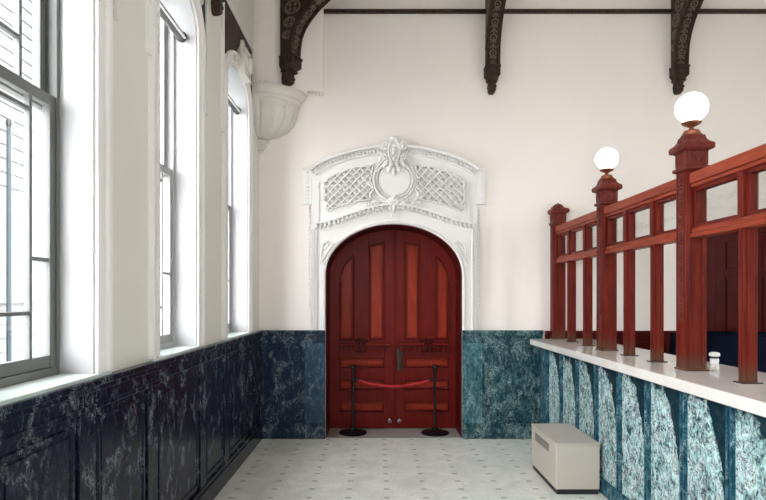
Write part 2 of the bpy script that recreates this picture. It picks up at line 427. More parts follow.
# ------------------------------------------------------------------ marble wainscot
def wains(name, label, mp, ua, ub, pil, mats, fr_n=.02):
    """panelled marble dado; pil = list of (u0,u1,mat) pilasters, panels lie between"""
    base_m, pan_m = mats
    w = thing(name, label, 'wainscot', mp((ua + ub) / 2, 0, 0), None, 'structure')
    fz = lambda z: (lambda u: z)
    MB().strip([ua, ub], fz(0), fz(WH - .03), mp, 0, fr_n).build('backing_slab', base_m, w)
    MB().strip([ua, ub], fz(0), fz(.15), mp, fr_n, fr_n + .030).strip([ua, ub], fz(.15), fz(.185), mp, fr_n, fr_n + .02).build('plinth', base_m, w, .006)
    MB().strip([ua, ub], fz(WH - .035), fz(WH), mp, 0, fr_n + .038).strip([ua, ub], fz(WH - .065), fz(WH - .035), mp, 0, fr_n + .022).strip([ua, ub], fz(WH - .155), fz(WH - .125), mp, 0, fr_n + .016).build('cap_moulding', base_m, w, .006)
    for a, b, m in pil:
        q = MB().strip([a, b], fz(.185), fz(WH - .155), mp, fr_n, fr_n + .016)
        q.build('pilaster', m, w, .004)
    edges = [ua] + [e for p in sorted(pil) for e in p[:2]] + [ub]
    for a, b in zip(edges[0::2], edges[1::2]):
        if b - a < .14: continue
        mb = MB(); i = .045; z0, z1 = .235, WH - .205
        mb.ribbon([(b - i, z0), (a + i, z0), (a + i, z1), (b - i, z1), (b - i, z0)], [(-.014, fr_n), (-.008, fr_n + .012), (.008, fr_n + .012), (.014, fr_n)], mp)
        mb.build('panel_moulding', base_m, w)
        MB().strip([a + i + .03, b - i - .03], fz(z0 + .03), fz(z1 - .03), mp, fr_n, fr_n + .007).build('panel', pan_m, w, .004)
    return w
pl = [1.02, 1.95, 2.68, 3.46, 4.46, 5.16, 6.22]
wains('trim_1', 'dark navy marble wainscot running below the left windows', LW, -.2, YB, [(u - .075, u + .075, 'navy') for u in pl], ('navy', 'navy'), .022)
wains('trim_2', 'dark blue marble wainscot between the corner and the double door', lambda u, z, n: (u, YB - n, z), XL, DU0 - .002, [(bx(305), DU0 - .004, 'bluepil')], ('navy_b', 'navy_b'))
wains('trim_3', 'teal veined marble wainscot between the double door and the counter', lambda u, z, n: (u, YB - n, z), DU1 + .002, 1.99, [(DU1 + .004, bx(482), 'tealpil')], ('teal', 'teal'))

# ------------------------------------------------------------------ carved plaster door surround
sr = thing('door_surround', 'white carved plaster surround with lattice panels and medallion over the red double door', 'door surround', (.2, YB, WH))
cU = .202
uL, uR = bx(312), bx(476.5)
earL, earR = bx(303.5), bx(485)
zs_, zp = bz(171), bz(148)
hw = (uR - uL) / 2
def toparc(u):                              # segmental head
    x = (u - cU) / hw
    return zs_ + (zp - zs_) * (1 - x * x) ** .8 if abs(x) < 1 else zs_
def doorarc(u, d=0): return ell(u, DU0 - d, DU1 + d, DSP, DRI + d) if DU0 - d < u < DU1 + d else WH + .002
z0 = WH + .002
mb = MB()
mb.strip([uL, DU0], lambda u: z0, toparc, BW, 0, .035)
us = usamp(DU0, DU1, 44)
mb.strip(us, lambda u: max(z0, ell(u, DU0, DU1, DSP, DRI)), toparc, BW, 0, .035)
mb.strip([DU1, uR], lambda u: z0, toparc, BW, 0, .035)
# lower legs of the opening below the spring are open already; ears at the shoulders
zel, zeh = bz(205), bz(170)
for a, b in ((earL, uL), (uR, earR)): mb.strip([a, b], lambda u: zel, lambda u: zeh, BW, 0, .045)
mb.build('face_slab', 'trim', sr)
mb = MB()                                   # plain strip edging the opening
P = [(DU1, z0)] + [(u, ell(u, DU0, DU1, DSP, DRI)) for u in usamp(DU0, DU1, 44)[::-1]] + [(DU0, z0)]
mb.ribbon(P, [(-.004, 0), (-.004, .050), (-.022, .056), (-.030, .044), (-.030, .034)], BW)
mb.build('arch_edge_moulding', 'trim', sr)
mb = MB()                                   # head moulding
H = [(u, toparc(u)) for u in lin(uL - .005, uR + .005, 40)]
mb.ribbon(H, [(-.085, .03), (-.083, .070), (-.070, .078), (-.066, .046), (-.016, .046), (-.012, .100), (.012, .112), (.016, 0)], BW)
for a, b in ((earL, uL), (uR, earR)):
    mb.ribbon([(a - .004, zeh + .006), (b + .004, zeh + .006)], [(-.02, .04), (-.02, .06), (.008, .065), (.008, 0)], BW)
mb.build('head_moulding', 'trim', sr)
mb = MB()
for i in range(46):
    u = uL + .02 + (uR - uL - .04) * i / 45
    if abs(u - cU) < .15: continue
    mb.ball(BW(u, toparc(u) - .041, .056), .0135, .024, .025, None, 8, 5)
mb.build('egg_band', 'trim', sr, angle=180)
def ogee(u):
    x = abs(u - cU) / (hw - .02); return bz(226.5) + (bz(207.5) - bz(226.5)) * (.5 + .5 * cos(PI * min(1, x))) ** .85
dU0, dU1 = bx(316), bx(473)
mb = MB()
mb.ribbon([(u, ogee(u)) for u in lin(dU0, dU1, 44)], [(-.036, .034), (-.036, .040), (.012, .040), (.014, .106), (.034, .112), (.036, .034)], BW)
mb.build('dentil_moulding', 'trim', sr)
mb = MB()
for i in range(37):
    u = dU0 + .012 + (dU1 - dU0 - .024) * i / 36
    if abs(u - cU) < .10: continue
    z = ogee(u) - .008
    mb.box(u - .0105, u + .0105, YB - .100, YB - .036, z - .023, z + .021)
mb.build('dentils', 'trim', sr)
mb = MB()                                   # beaded jamb strips and lower ear drops
for s_, u in ((-1, uL + .022), (1, uR - .022)):
    for e in (-.032, .032): mb.strip([u + e - .006, u + e + .006], lambda _: z0, lambda _: ogee(u) - .04, BW, .034, .064)
    n = 34
    for i in range(n):
        z = z0 + .02 + (bz(228) - z0 - .04) * i / (n - 1)
        mb.box(u - .018, u + .018, YB - .068, YB - .040, z - .012, z + .012)
    ue = uL - .034 if s_ < 0 else uR + .034
    for i in range(26):
        z = bz(207) - .012 - i * .047
        if z < z0 + .03: break
        mb.ball(BW(ue + s_ * -.006, z, .008), .012, .014, .017 if i > 3 else .024, None, 8, 5)
for s_, a, b in ((-1, earL, uL), (1, uR, earR)):
    for i in range(9):
        z = zel + .03 + i * (zeh - zel - .06) / 8
        mb.box((a + b) / 2 - .016, (a + b) / 2 + .016, YB - .058, YB - .044, z - .012, z + .012)
mb.build('bead_strips', 'trim', sr, angle=60)
# inner edge lines of the frieze field and spandrels
mb = MB()
for s_ in (-1, 1):
    q = lambda x: cU + s_ * (x - cU)
    e = uR - .095
    mb.ribbon([(q(e), bz(222)), (q(e), bz(185)), (q(e - .0), bz(183))], [(-.007, .034), (-.006, .052), (.006, .052), (.007, .034)], BW)
    T = [(q(.98), 2.37), (q(1.05), 2.34), (q(1.085), 2.10), (q(1.05), 2.16), (q(.93), 2.345), (q(.98), 2.37)]
    mb.ribbon(T, [(-.008, .034), (-.007, .056), (.006, .056), (.008, .034)], BW)
    for k in range(3): leaf_blob(mb, BW, q(1.0 + .025 * k), 2.315 - .03 * k, .040, .014, -PI / 4 * s_, 1.8, .6)
mb.build('field_moulding', 'trim', sr)
# lattice panels
def lattice(sgn):
    pts = [(415.2, 165.5), (418, 166.5), (432, 168.5), (447, 172.5), (460, 178.5), (462, 182), (464.5, 184), (464.5, 203), (462, 206), (463, 210), (460.5, 211.5),
           (447, 206.5), (432, 202.5), (417, 200), (418.5, 196), (415, 190), (418, 182), (416, 173)]
    poly = [(bx(394.2 + sgn * (x - 394.2) * .985), bz(y)) for x, y in pts]
    if sgn < 0: poly = poly[::-1]
    lp = thing_part = None
    mb = MB()
    mb.ribbon(poly + [poly[0]], [(-.013, .034), (-.012, .080), (-.003, .090), (.005, .066), (.013, .034)], BW)
    fr = mb.build('lattice_frame', 'trim', sr)
    mb = MB()
    us_ = [p[0] for p in poly]; zs2 = [p[1] for p in poly]
    cx, cz = (min(us_) + max(us_)) / 2, (min(zs2) + max(zs2)) / 2
    nodes = []
    st = .064
    for d in ((.7071, .7071), (.7071, -.7071)):
        nrm = (-d[1], d[0])
        for k in range(-8, 9):
            o = (cx + nrm[0] * k * st, cz + nrm[1] * k * st)
            ts = []
            for i in range(len(poly)):
                a, b = Vector(poly[i]), Vector(poly[(i + 1) % len(poly)])
                sa = (a.x - o[0]) * nrm[0] + (a.y - o[1]) * nrm[1]; sb = (b.x - o[0]) * nrm[0] + (b.y - o[1]) * nrm[1]
                if (sa > 0) != (sb > 0):
                    p = a + (b - a) * (sa / (sa - sb)); ts.append((p.x - o[0]) * d[0] + (p.y - o[1]) * d[1])
            ts.sort()
            for t0, t1 in zip(ts[0::2], ts[1::2]):
                if t1 - t0 > .02: mb.bar((o[0] + d[0] * t0, o[1] + d[1] * t0), (o[0] + d[0] * t1, o[1] + d[1] * t1), 0.0155, .030, .084 + (.003 if d[1] > 0 else 0), BW)
    mb.build('lattice', 'trim', fr)
lattice(1); lattice(-1)
# medallion
mb = MB(); mc = (bx(394.3), bz(180)); rx, rz = .232, .245
C = [(mc[0] + rx * cos(a) * (1 - .18 * max(0, sin(a)) ** 2), mc[1] + rz * sin(a)) for a in lin(0, 2 * PI, 48)]
mb.ribbon(C, [(-.034, .034), (-.032, .072), (-.014, .086), (-.004, .050), (.006, .050), (.012, .078), (.024, .07), (.026, .034)], BW)
md = mb.build('medallion', 'trim', sr)
mb = MB(); mb.prism([(mc[0] + .205 * cos(a) * (1 - .18 * max(0, sin(a)) ** 2), mc[1] + .215 * sin(a)) for a in lin(0, 2 * PI, 40)[:-1]], lambda p: BW(p[0], p[1], .034), lambda p: BW(p[0] * .9 + mc[0] * .1, p[1] * .9 + mc[1] * .1, .056))
mb.build('medallion_shield', 'trim', md)
# cartouche at the crown
mb = MB(); cz = bz(157)
mb.prism([(cU - .085, cz - .12), (cU + .085, cz - .12), (cU + .075, cz + .10), (cU + .05, cz + .17), (cU, cz + .195), (cU - .05, cz + .17), (cU - .075, cz + .10)], lambda p: BW(p[0], p[1], .03), lambda p: BW(cU + (p[0] - cU) * .7, p[1], .095))
for s_ in (-1, 1):
    mb.tube(spiral(BW, cU + s_ * .115, cz + .105, .10, .055, 1.5, PI / 2, s_), .017, 6)
    mb.tube(spiral(BW, cU + s_ * .105, cz - .02, .095, .040, 1.3, PI / 2, -s_), .014, 6)
    mb.tube([BW(cU + s_ * (.030 + .038 * sin(t * PI)), cz + .17 - .25 * t, .105) for t in lin(0, 1, 10)], .014, 6)
    leaf_blob(mb, BW, cU + s_ * .10, cz - .10, .09, .030, -PI / 2 + s_ * .5, 2.0, .8)
    leaf_blob(mb, BW, cU + s_ * .055, cz - .155, .08, .026, -PI / 2 + s_ * .25, 2.1, .8)
    leaf_blob(mb, BW, cU + s_ * .16, cz - .03, .06, .022, s_ * .4 - PI / 2, 2.0, .8)
    leaf_blob(mb, BW, cU + s_ * .15, cz + .03, .06, .020, s_ * .8, 2.0, .8)
leaf_blob(mb, BW, cU, cz + .055, .105, .030, PI / 2, 1.7, .8)
for k in range(5):
    a = PI / 2 + (k - 2) * .55
    leaf_blob(mb, BW, cU + .06 * cos(a), cz + .155 + .04 * sin(a), .10, .016, a, 2.0, .9)
for s_ in (-1, 1):
    mb.tube([BW(cU + s_ * (.09 + .12 * t), cz - .09 - .06 * t - .05 * t * t, .075) for t in lin(0, 1, 8)], [.018 - .008 * t for t in lin(0, 1, 8)], 6)
    leaf_blob(mb, BW, cU + s_ * .035, cz - .115, .115, .024, -PI / 2 + s_ * .3, 1.8, .9)
    mb.ball(BW(cU + s_ * .03, cz + .0, .115), .012)
leaf_blob(mb, BW, cU, cz - .045, .11, .020, PI / 2, 1.4, 1.2)
leaf_blob(mb, BW, cU, cz - .19, .075, .022, -PI / 2, 2.6, .8)
leaf_blob(mb, BW, cU, cz + .20, .10, .03, 0, 1.5, .9)
mb.build('cartouche', 'trim', sr, angle=60)
# leaf spray under the medallion
mb = MB(); az = bz(204)
for k in range(7):
    a = PI / 2 + (k - 3) * .42
    leaf_blob(mb, BW, cU + .045 * cos(a), az + .045 * sin(a), .07, .020, a, 2.2, .8)
for s_ in (-1, 1):
    mb.tube([BW(cU + s_ * (.06 + .26 * t), az + .01 + .035 * sin(t * PI * 1.1) - .03 * t, .058) for t in lin(0, 1, 14)], [.017 - .010 * t for t in lin(0, 1, 14)], 6)
    mb.tube(spiral(BW, cU + s_ * .10, az - .02, .062, .042, 1.4, PI / 2, -s_), .012, 6)
    mb.tube(spiral(BW, cU + s_ * .30, az - .005, .055, .028, 1.3, PI / 2, -s_), .009, 6)
    for k in range(4): leaf_blob(mb, BW, cU + s_ * (.15 + .045 * k), az + .035 - .012 * k, .055, .016, (PI / 2 - s_ * .8), 1.9, .8)
    leaf_blob(mb, BW, cU + s_ * .05, az - .05, .07, .020, -PI / 2 + s_ * .6, 2.0, .8)
leaf_blob(mb, BW, cU, az - .06, .085, .026, -PI / 2, 2.0, .8)
leaf_blob(mb, BW, cU - .01, az - .135, .07, .013, -PI / 2 - .3, 2.6, .8)
mb.ball(BW(cU, az + .07, .08), .03, .02, .025)
mb.build('leaf_spray', 'trim', sr, angle=60)

# ------------------------------------------------------------------ the red double door
YD = 7.22                                    # front of the frame members
k_ = F / YD
def dx(x): return (x - 377) / k_
def dz(y): return EYE + (297 - y) / k_
DW = lambda u, z, n: (u, YD - n, z)
dc = .2255
def leafdoor(idx, sgn, label):
    d = thing('door_%d' % idx, label, 'door', (dc + sgn * .4, YD, 0), None, 'structure')
    q = lambda u: dc + sgn * (u)              # u measured outward from the meeting line
    W = (DU1 - dc - .004) if sgn > 0 else (dc - DU0 - .004)
    top = lambda x: ell(x, DU0, DU1, DSP, DRI) - .004
    fz = lambda z: (lambda u: z)
    def S(mb, a, b, lo, hi, n0, n1, n=1):
        xs = sorted((q(a), q(b))); mb.strip(lin(xs[0], xs[1], n), lo, hi, DW, n0, n1)
    zf = .012
    ptop = lambda x: DSP - .06 + (DRI - .10) * math.sqrt(max(0, 1 - ((x - dc) / .70) ** 2))
    i0, i1, o0, o1 = .128, .328, .525, .705    # inner and outer panel edges, outward from the meeting line
    ptop2 = lambda x: min(dz(241), ptop(x))
    mb = MB()
    S(mb, .003, W, fz(zf), top, -.09, -.060, 30)          # core
    for a, b in ((.003, i0), (i1, o0)): S(mb, a, b, fz(1.12), top, -.061, 0, 6)
    S(mb, o1, W, fz(zf), top, -.061, 0, 16)
    S(mb, .003, i0, fz(zf), fz(1.12), -.061, 0)
    S(mb, i0, i1, ptop2, top, -.061, 0, 8); S(mb, o0, o1, ptop2, top, -.061, 0, 12)
    rows = [(zf, .215), (.350, .500), (.632, .785), (.916, 1.146)]
    for a, b in rows: S(mb, i0, o1, fz(a), fz(b), -.061, 0)
    S(mb, 0, W + .03, fz(-.05), lambda x: top(x) + .03, -.11, -.09, 30)
    mb.build('frame', 'door', d, .004)
    def field(nm, a, b, lo, hi, n):
        mb = MB(); g = .012
        S(mb, a + g, b - g, lambda x: lo + g, lambda x: hi(x) - g, -.06, -.050, n)
        g2 = .035
        S(mb, a + g2, b - g2, lambda x: lo + g2, lambda x: hi(x) - g2, -.051, -.020, n)
        mb.build(nm, 'panel', d, .004)
    field('tall_panel', i0, i1, 1.146, ptop2, 8)
    field('tall_panel', o0, o1, 1.146, ptop2, 12)
    for a, b in ((.215, .350), (.500, .632), (.785, .916)): field('low_panel', i0, o1, a, fz(b), 1)
    mb = MB()                                             # moulding lines beside the panels
    for u in (i0, i1, o0, o1): mb.tube([DW(q(u), 1.15, .004), DW(q(u), (dz(241) if u < .4 else ptop2(q(u))) - .01, .004)], .009, 6)
    mb.build('panel_bead', 'door', d)
    mb = MB()                                             # dentilled shelf
    S(mb, .06, W - .09, fz(1.085), fz(1.110), 0, .085); S(mb, .06, W - .09, fz(1.066), fz(1.085), 0, .022)
    n = 11
    for i in range(n):
        u = .085 + (W - .20) * i / (n - 1); S(mb, u - .013, u + .013, fz(1.004), fz(1.066), 0, .060)
    mb.build('dentil_shelf', 'door', d, .002)
    mb = MB(); c = .43
    for t in (-.032, .032):
        for a, b, nn in ((1.00, 1.03, .05), (1.03, 1.12, .085), (1.12, 1.165, .06)): S(mb, c + t - .022, c + t + .022, fz(a), fz(b), 0, nn)
        mb.ball(DW(q(c + t), 1.05, .055), .018, .02, .028, None, 8, 6)
    S(mb, c - .075, c + .075, fz(.985), fz(1.002), 0, .06)
    mb.build('shelf_bracket', 'lining', d, .004)
    r = MB(); r.ball(DW(q(.062), .115, .012), .020, .014, .026)
    r.tube([DW(q(.062) + .022 * cos(a), .105 + .022 * sin(a), .03) for a in lin(0, 2 * PI, 14)[:-1]], .005, 6, True)
    r.build('floor_bolt', 'chrome', d)
    mb = MB()
    S(mb, -.001 if sgn > 0 else .004, .022, fz(zf), fz(2.555), 0, .014)
    mb.build('meeting_bead', 'door', d, .004)
    return d
leafdoor(1, -1, 'left leaf of the arched red mahogany double door')
d2 = leafdoor(2, 1, 'right leaf of the arched red mahogany double door, with the lock plate')
mb = MB(); hu = dx(399.5)
poly = [(-.030, .76), (-.02, .745), (.02, .745), (.030, .76), (.033, 1.0), (.02, 1.03), (0, 1.045), (-.02, 1.03), (-.033, 1.0)]
mb.prism([(hu + a, z) for a, z in poly], lambda p: DW(p[0], p[1], 0), lambda p: DW(p[0], p[1], .018))
hp = mb.build('lock_plate', 'iron', d2, .004)
mb = MB()
mb.tube([DW(hu + .005, .98, .02), DW(hu + .005, .985, .06), DW(hu + .008, .93, .075), DW(hu + .008, .86, .075), DW(hu + .005, .81, .06), DW(hu + .005, .805, .02)], .011, 8)
mb.ball(DW(hu + .005, 1.005, .03), .02, .02, .02); mb.ball(DW(hu, .765, .026), .016, .014, .016)
mb.build('pull_handle', 'iron', hp)
# wooden lining of the opening
ln = MB()
P = [(DU1, .004)] + [(DU1, z) for z in lin(.5, 1.9, 3)] + [(u, ell(u, DU0, DU1, DSP, DRI)) for u in usamp(DU0, DU1, 44)[::-1]] + [(DU0, z) for z in lin(1.9, .5, 3)] + [(DU0, .004)]
ln.ribbon(P, [(-.001, -.001), (.010, -.001), (.010, -.46), (-.001, -.46)], BW)
tag(ln.build('trim_6', 'lining'), 'dark wood lining of the arched door recess', 'door lining', None, 'structure')

# ------------------------------------------------------------------ stanchions and rope
ys = 6.97
sx0, sx1 = (353 - 377) * ys / F, (435 - 377) * ys / F
st = thing('stanchion', 'black rope stanchion standing before the left door leaf', 'stanchion', (sx0, ys, .004), 'pair of black stanchions')
MB().lathe([(.001, .004), (.170, .004), (.176, .014), (.165, .024), (.10, .040), (.045, .055), (.030, .075), (.001, .076)], sx0, ys, 36).build('base', 'black', st)
MB().lathe([(.019, .06), (.019, .76), (.026, .765), (.026, .79), (.015, .795)], sx0, ys, 16).build('post', 'black', st)
MB().lathe([(.014, .79), (.020, .80), (.030, .812), (.034, .828), (.030, .846), (.018, .858), (.001, .862)], sx0, ys, 18).build('ball_finial', 'black', st)
MB().tube([(sx0 + .032 * cos(a), ys + .032 * sin(a), .672) for a in lin(0, 2 * PI, 20)[:-1]], .007, 8, True).build('rope_ring', 'iron', st)
s2 = copy_tree(st); s2.location.x = sx1; s2['label'] = 'black rope stanchion standing before the right door leaf'
rp = thing('barrier_rope', 'sagging red twisted rope strung between the two black stanchions', 'rope', ((sx0 + sx1) / 2, ys, .6))
ra, rb = sx0 + .045, sx1 - .045
rope = lambda t: Vector((ra + (rb - ra) * t, ys, .672 - .085 * (1 - (2 * t - 1) ** 2)))
mb = MB()
for k in range(3):
    mb.tube([rope(t) + Vector((0, .0085 * cos(2 * PI * (t * 13 + k / 3)), .0085 * sin(2 * PI * (t * 13 + k / 3)))) for t in lin(.03, .97, 170)], .0105, 7)
mb.build('cord', 'rope', rp, angle=180)
for t, s_ in ((0, 1), (1, -1)):
    mb = MB(); p = rope(t)
    mb.tube([p + Vector((s_ * (.0 + .045 * q), 0, .004 - .010 * q)) for q in lin(0, 1, 5)], [.006, .012, .016, .016, .013, .01], 8)
    mb.build('end_hook', 'iron', rp)

# ------------------------------------------------------------------ counter
CX = 1.95; CY0, CY1 = 1.15, YB - .045
ct = thing('service_counter', 'long teal and white veined marble counter along the right side', 'counter', (CX + .25, 4, 0))
MB().box(CX + .02, 2.46, CY0, CY1, 0, 1.128).build('body', 'strip', ct)
MB().box(CX - .012, CX + .04, CY0 - .005, CY1, 0, .13).build('plinth', 'strip', ct, .006)
ks = [3.09 + .4725 * k for k in range(-4, 8)]
for i, y in enumerate(ks):
    mb = MB().box(CX, CX + .03, y - .030, y + .030, .13, 1.128)
    for dy in (-.018, .018): mb.box(CX - .014, CX + .01, y + dy - .009, y + dy + .009, .131, 1.127)
    mb.build('pilaster_strip', 'strip', ct, .004)
for a, b in zip(ks, ks[1:]):
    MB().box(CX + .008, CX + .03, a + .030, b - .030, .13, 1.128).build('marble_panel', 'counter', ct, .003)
MB().box(CX + .008, CX + .03, ks[-1] + .030, CY1, .13, 1.128).build('marble_panel', 'strip', ct, .003)
MB().box(CX - .02, CX + .03, CY0, CY1, 1.098, 1.128).build('neck_moulding', 'strip', ct, .006)
tp = MB().box(1.83, 2.57, CY0 - .06, CY1, 1.130, 1.20).build('stone_worktop', 'slab', None, .008)
tag(tp, 'pale polished stone slab on top of the marble counter, under the red wood screen', 'countertop')

# ------------------------------------------------------------------ red wood screen on the counter
PX = 2.159; ph = .0675
PY = [6.68, 5.262, 3.845, 2.09]
ps = thing('counter_screen', 'open red cherry wood screen of posts, rails and glazed lights standing on the counter', 'screen', (PX, 4.5, 1.2))
def sq(mb, cx, cy, prof, bev=0):
    rows = [[(cx - h, cy - h, z), (cx + h, cy - h, z), (cx + h, cy + h, z), (cx - h, cy + h, z)] for h, z in prof]
    mb.grid(rows, False, True, True)
for i, y in enumerate(PY):
    mb = MB(); mb.box(PX - ph, PX + ph, y - ph, y + ph, 1.2, 2.56)
    for dx_ in (-.045, .045): mb.box(PX + dx_ - .012, PX + dx_ + .012, y - ph - .008, y - ph + .002, 1.212, 2.55)
    for dy_ in (-.052, .052): mb.box(PX - ph - .007, PX - ph + .002, y + dy_ - .009, y + dy_ + .009, 1.212, 2.55)
    mb.box(PX - ph - .012, PX + ph + .012, y - ph - .012, y + ph + .012, 1.2, 1.212)
    po = mb.build('post', 'redup', ps, .004)
    mb = MB()                                        # beaded strip on the aisle face
    mb.box(PX - ph - .007, PX - ph + .002, y - .030, y + .030, 1.53, 2.55)
    for k in range(34):
        z = 1.555 + k * .0295; mb.box(PX - ph - .016, PX - ph - .005, y - .017, y + .017, z - .0085, z + .0085)
    mb.build('bead_strip', 'redcap', po, .002)
    mb = MB()
    PR = [(.069, 2.555), (.086, 2.565), (.086, 2.584), (.070, 2.592), (.073, 2.605), (.073, 2.684), (.080, 2.690), (.098, 2.698), (.103, 2.706), (.103, 2.732), (.096, 2.742), (.080, 2.752), (.066, 2.772), (.060, 2.80)]
    sq(mb, PX, y, PR if i else PR[:-2])
    # carved drops on the cap faces and studs above
    for a in range(4):
        R = Matrix.Rotation(a * PI / 2, 3, 'Z')
        mb.ball(Vector((PX, y, 2.650)) + R @ Vector((0, -.073, 0)), .020, .012, .032, R, 8, 6)
        mb.ball(Vector((PX, y, 2.677)) + R @ Vector((0, -.073, 0)), .010, .012, .012, R, 8, 5)
        for t in (-1, 1): mb.ball(Vector((PX, y, 2.650)) + R @ Vector((t * .056, -.073, 0)), .008, .008, .04, R, 6, 5)
        mb.ball(Vector((PX, y, 2.775)) + R @ Vector((0, -.074, -.018)), .022, .012, .014, R, 8, 5)
    cp = mb.build('post_cap', 'redcap', po)
    if i == 0:
        MB().lathe([(.074, 2.750), (.074, 2.758), (.066, 2.775), (.052, 2.792), (.034, 2.804), (.016, 2.809), (.012, 2.817), (.001, 2.820)], PX, y, 20).build('dome_finial', 'redcap', cp)
    else:
        MB().lathe([(.066, 2.795), (.070, 2.80), (.066, 2.812), (.056, 2.822), (.050, 2.838), (.036, 2.842), (.001, 2.843)], PX, y, 20).build('cap_collar', 'copper', cp)
y0, y1 = PY[-1], PY[0]
rt = .040
mod = .4725
for a, b in zip(PY[1:], PY[:-1]):
    u0, u1 = a + ph, b - ph
    mb = MB().box(PX - rt - .014, PX + rt + .014, u0, u1, 2.462, 2.535).box(PX - rt - .004, PX + rt + .004, u0, u1, 2.435, 2.462)
    mb.build('top_rail', 'red', ps, .006)
    mb = MB().box(PX - rt - .010, PX + rt + .010, u0, u1, 2.098, 2.128).box(PX - rt, PX + rt, u0, u1, 2.128, 2.165)
    mb.build('middle_rail', 'red', ps, .005)
    mod = (b - a) / 3; cent = [a + mod, a + 2 * mod]
    for c in cent:
        mb = MB().box(PX - rt, PX + rt, c - .026, c + .026, 1.2, 2.10)
        mb.box(PX - rt - .008, PX - rt + .002, c - .012, c + .012, 1.2, 2.10)
        mb.box(PX - rt + .022, PX + rt - .022, c - .034, c + .034, 1.2, 2.10)
        s = mb.build('stile', 'redup', ps, .003)
        MB().box(PX - rt - .02, PX + rt + .02, c - .045, c + .045, 1.2, 1.207).build('foot_plate', 'iron', s, .002)
        mb = MB().box(PX - rt - .006, PX + rt, c - .026, c + .026, 2.165, 2.436); mb.build('upper_stile', 'redup', ps, .003)
    ed = [u0 - .026] + cent + [u1 + .026]
    for p, q in zip(ed, ed[1:]):
        g0, g1 = p + .026, q - .026
        mb = MB(); w = .030
        mb.box(PX - .026, PX + .026, g0, g0 + w, 2.165, 2.436); mb.box(PX - .026, PX + .026, g1 - w, g1, 2.165, 2.436)
        mb.box(PX - .024, PX + .024, g0 + w, g1 - w, 2.1655, 2.190); mb.box(PX - .024, PX + .024, g0 + w, g1 - w, 2.408, 2.4355)
        fr = mb.build('light_frame', 'redup', ps, .003)
        MB().box(PX - .003, PX + .003, g0 + w - .008, g1 - w + .008, 2.182, 2.416).build('pane', 'tglass', fr, smooth=False)
labs = {1: 'lit white globe lamp on the middle post of the red screen, the smaller-looking far one', 2: 'lit white globe lamp on the near post of the red screen, the larger-looking one'}
lamp = None
for i in (1, 2):
    if lamp is None:
        y = PY[i]
        lamp = thing('globe_lamp', labs[i], 'lamp', (PX, y, 2.843), 'globe lamps on the screen posts')
        MB().lathe([(.030, 2.843), (.022, 2.850), (.014, 2.858), (.018, 2.866), (.040, 2.876), (.060, 2.888), (.064, 2.896), (.050, 2.902), (.001, 2.902)], PX, y, 22).build('gallery', 'copper', lamp)
        mb = MB(); mb.ball((PX, y, 2.998), .103, .103, .103, None, 32, 20); mb.build('globe', 'globe', lamp, angle=180)
    else:
        c = copy_tree(lamp); c.location.y = PY[i]; c['label'] = labs[i]

# white cup on the inner edge of the counter
mb = MB(); mb.lathe([(.001, 1.2), (.026, 1.2), (.030, 1.215), (.030, 1.238), (.026, 1.241)], 2.525, 4.19, 18)
cu = thing('cup', 'small white lidded cup standing at the inner edge of the countertop', 'cup', (2.525, 4.19, 1.2))
mb.build('body', 'paper', cu)
MB().lathe([(.024, 1.240), (.027, 1.243), (.027, 1.254), (.024, 1.257)], 2.525, 4.19, 18).build('dark_band', 'vent', cu)
MB().lathe([(.026, 1.256), (.036, 1.258), (.038, 1.270), (.034, 1.282), (.018, 1.288), (.001, 1.289)], 2.525, 4.19, 18).build('lid', 'paper', cu)

# ------------------------------------------------------------------ behind the counter
wp = thing('trim_4', 'dark red wood wainscot on the end wall behind the screen', 'wainscot', (3.1, YB, 0), None, 'structure')
w0, w1 = 2.02, 3.93
MB().box(w0, w1, YB - .025, YB, 0, 1.25).build('backing', 'lining', wp)
MB().box(w0, w1, YB - .06, YB, 1.25, 1.295).box(w0, w1, YB - .035, YB, .0, .15).build('cap_rail', 'lining', wp, .005)
for k in range(4):
    a = w0 + .05 + k * .47
    MB().box(a, a + .40, YB - .036, YB - .02, .25, 1.16).build('panel', 'lining', wp, .008)
d3 = thing('door_3', 'dark red panelled wood door in the end wall behind the counter screen', 'door', (4.5, YB, 0), None, 'structure')
e0, e1 = 3.95, 5.15
mb = MB().box(e0 - .0, e0 + .10, YB - .05, YB, 0, 2.57).box(e1 - .1, e1, YB - .05, YB, 0, 2.57).box(e0 + .1, e1 - .1, YB - .048, YB, 2.47, 2.569)
mb.build('casing', 'lining', d3, .006)
mb = MB().box(e0 + .1, e1 - .1, YB - .012, YB, 0, 2.47)
for a, b in ((e0 + .1, e0 + .22), (4.49, 4.61), (e1 - .22, e1 - .1)): mb.box(a, b, YB - .034, YB - .01, 0, 2.47)
for a, b in ((0, .2), (.95, 1.1), (1.95, 2.02), (2.38, 2.47)): mb.box(e0 + .101, e1 - .101, YB - .031, YB - .01, a + .001, b - .001)
mb.build('leaf', 'lining', d3, .004)
for a, b in ((e0 + .25, 4.46), (4.64, e1 - .25)):
    for z0_, z1_ in ((.23, .92), (1.13, 1.92), (2.05, 2.35)): MB().box(a, b, YB - .026, YB - .01, z0_, z1_).build('panel', 'lining', d3, .004)
mb = MB(); mb.ball((e0 + .16, YB - .075, 1.03), .028); mb.tube([(e0 + .16, YB - .03, 1.03), (e0 + .16, YB - .07, 1.03)], .012, 8); mb.build('knob', 'iron', d3)
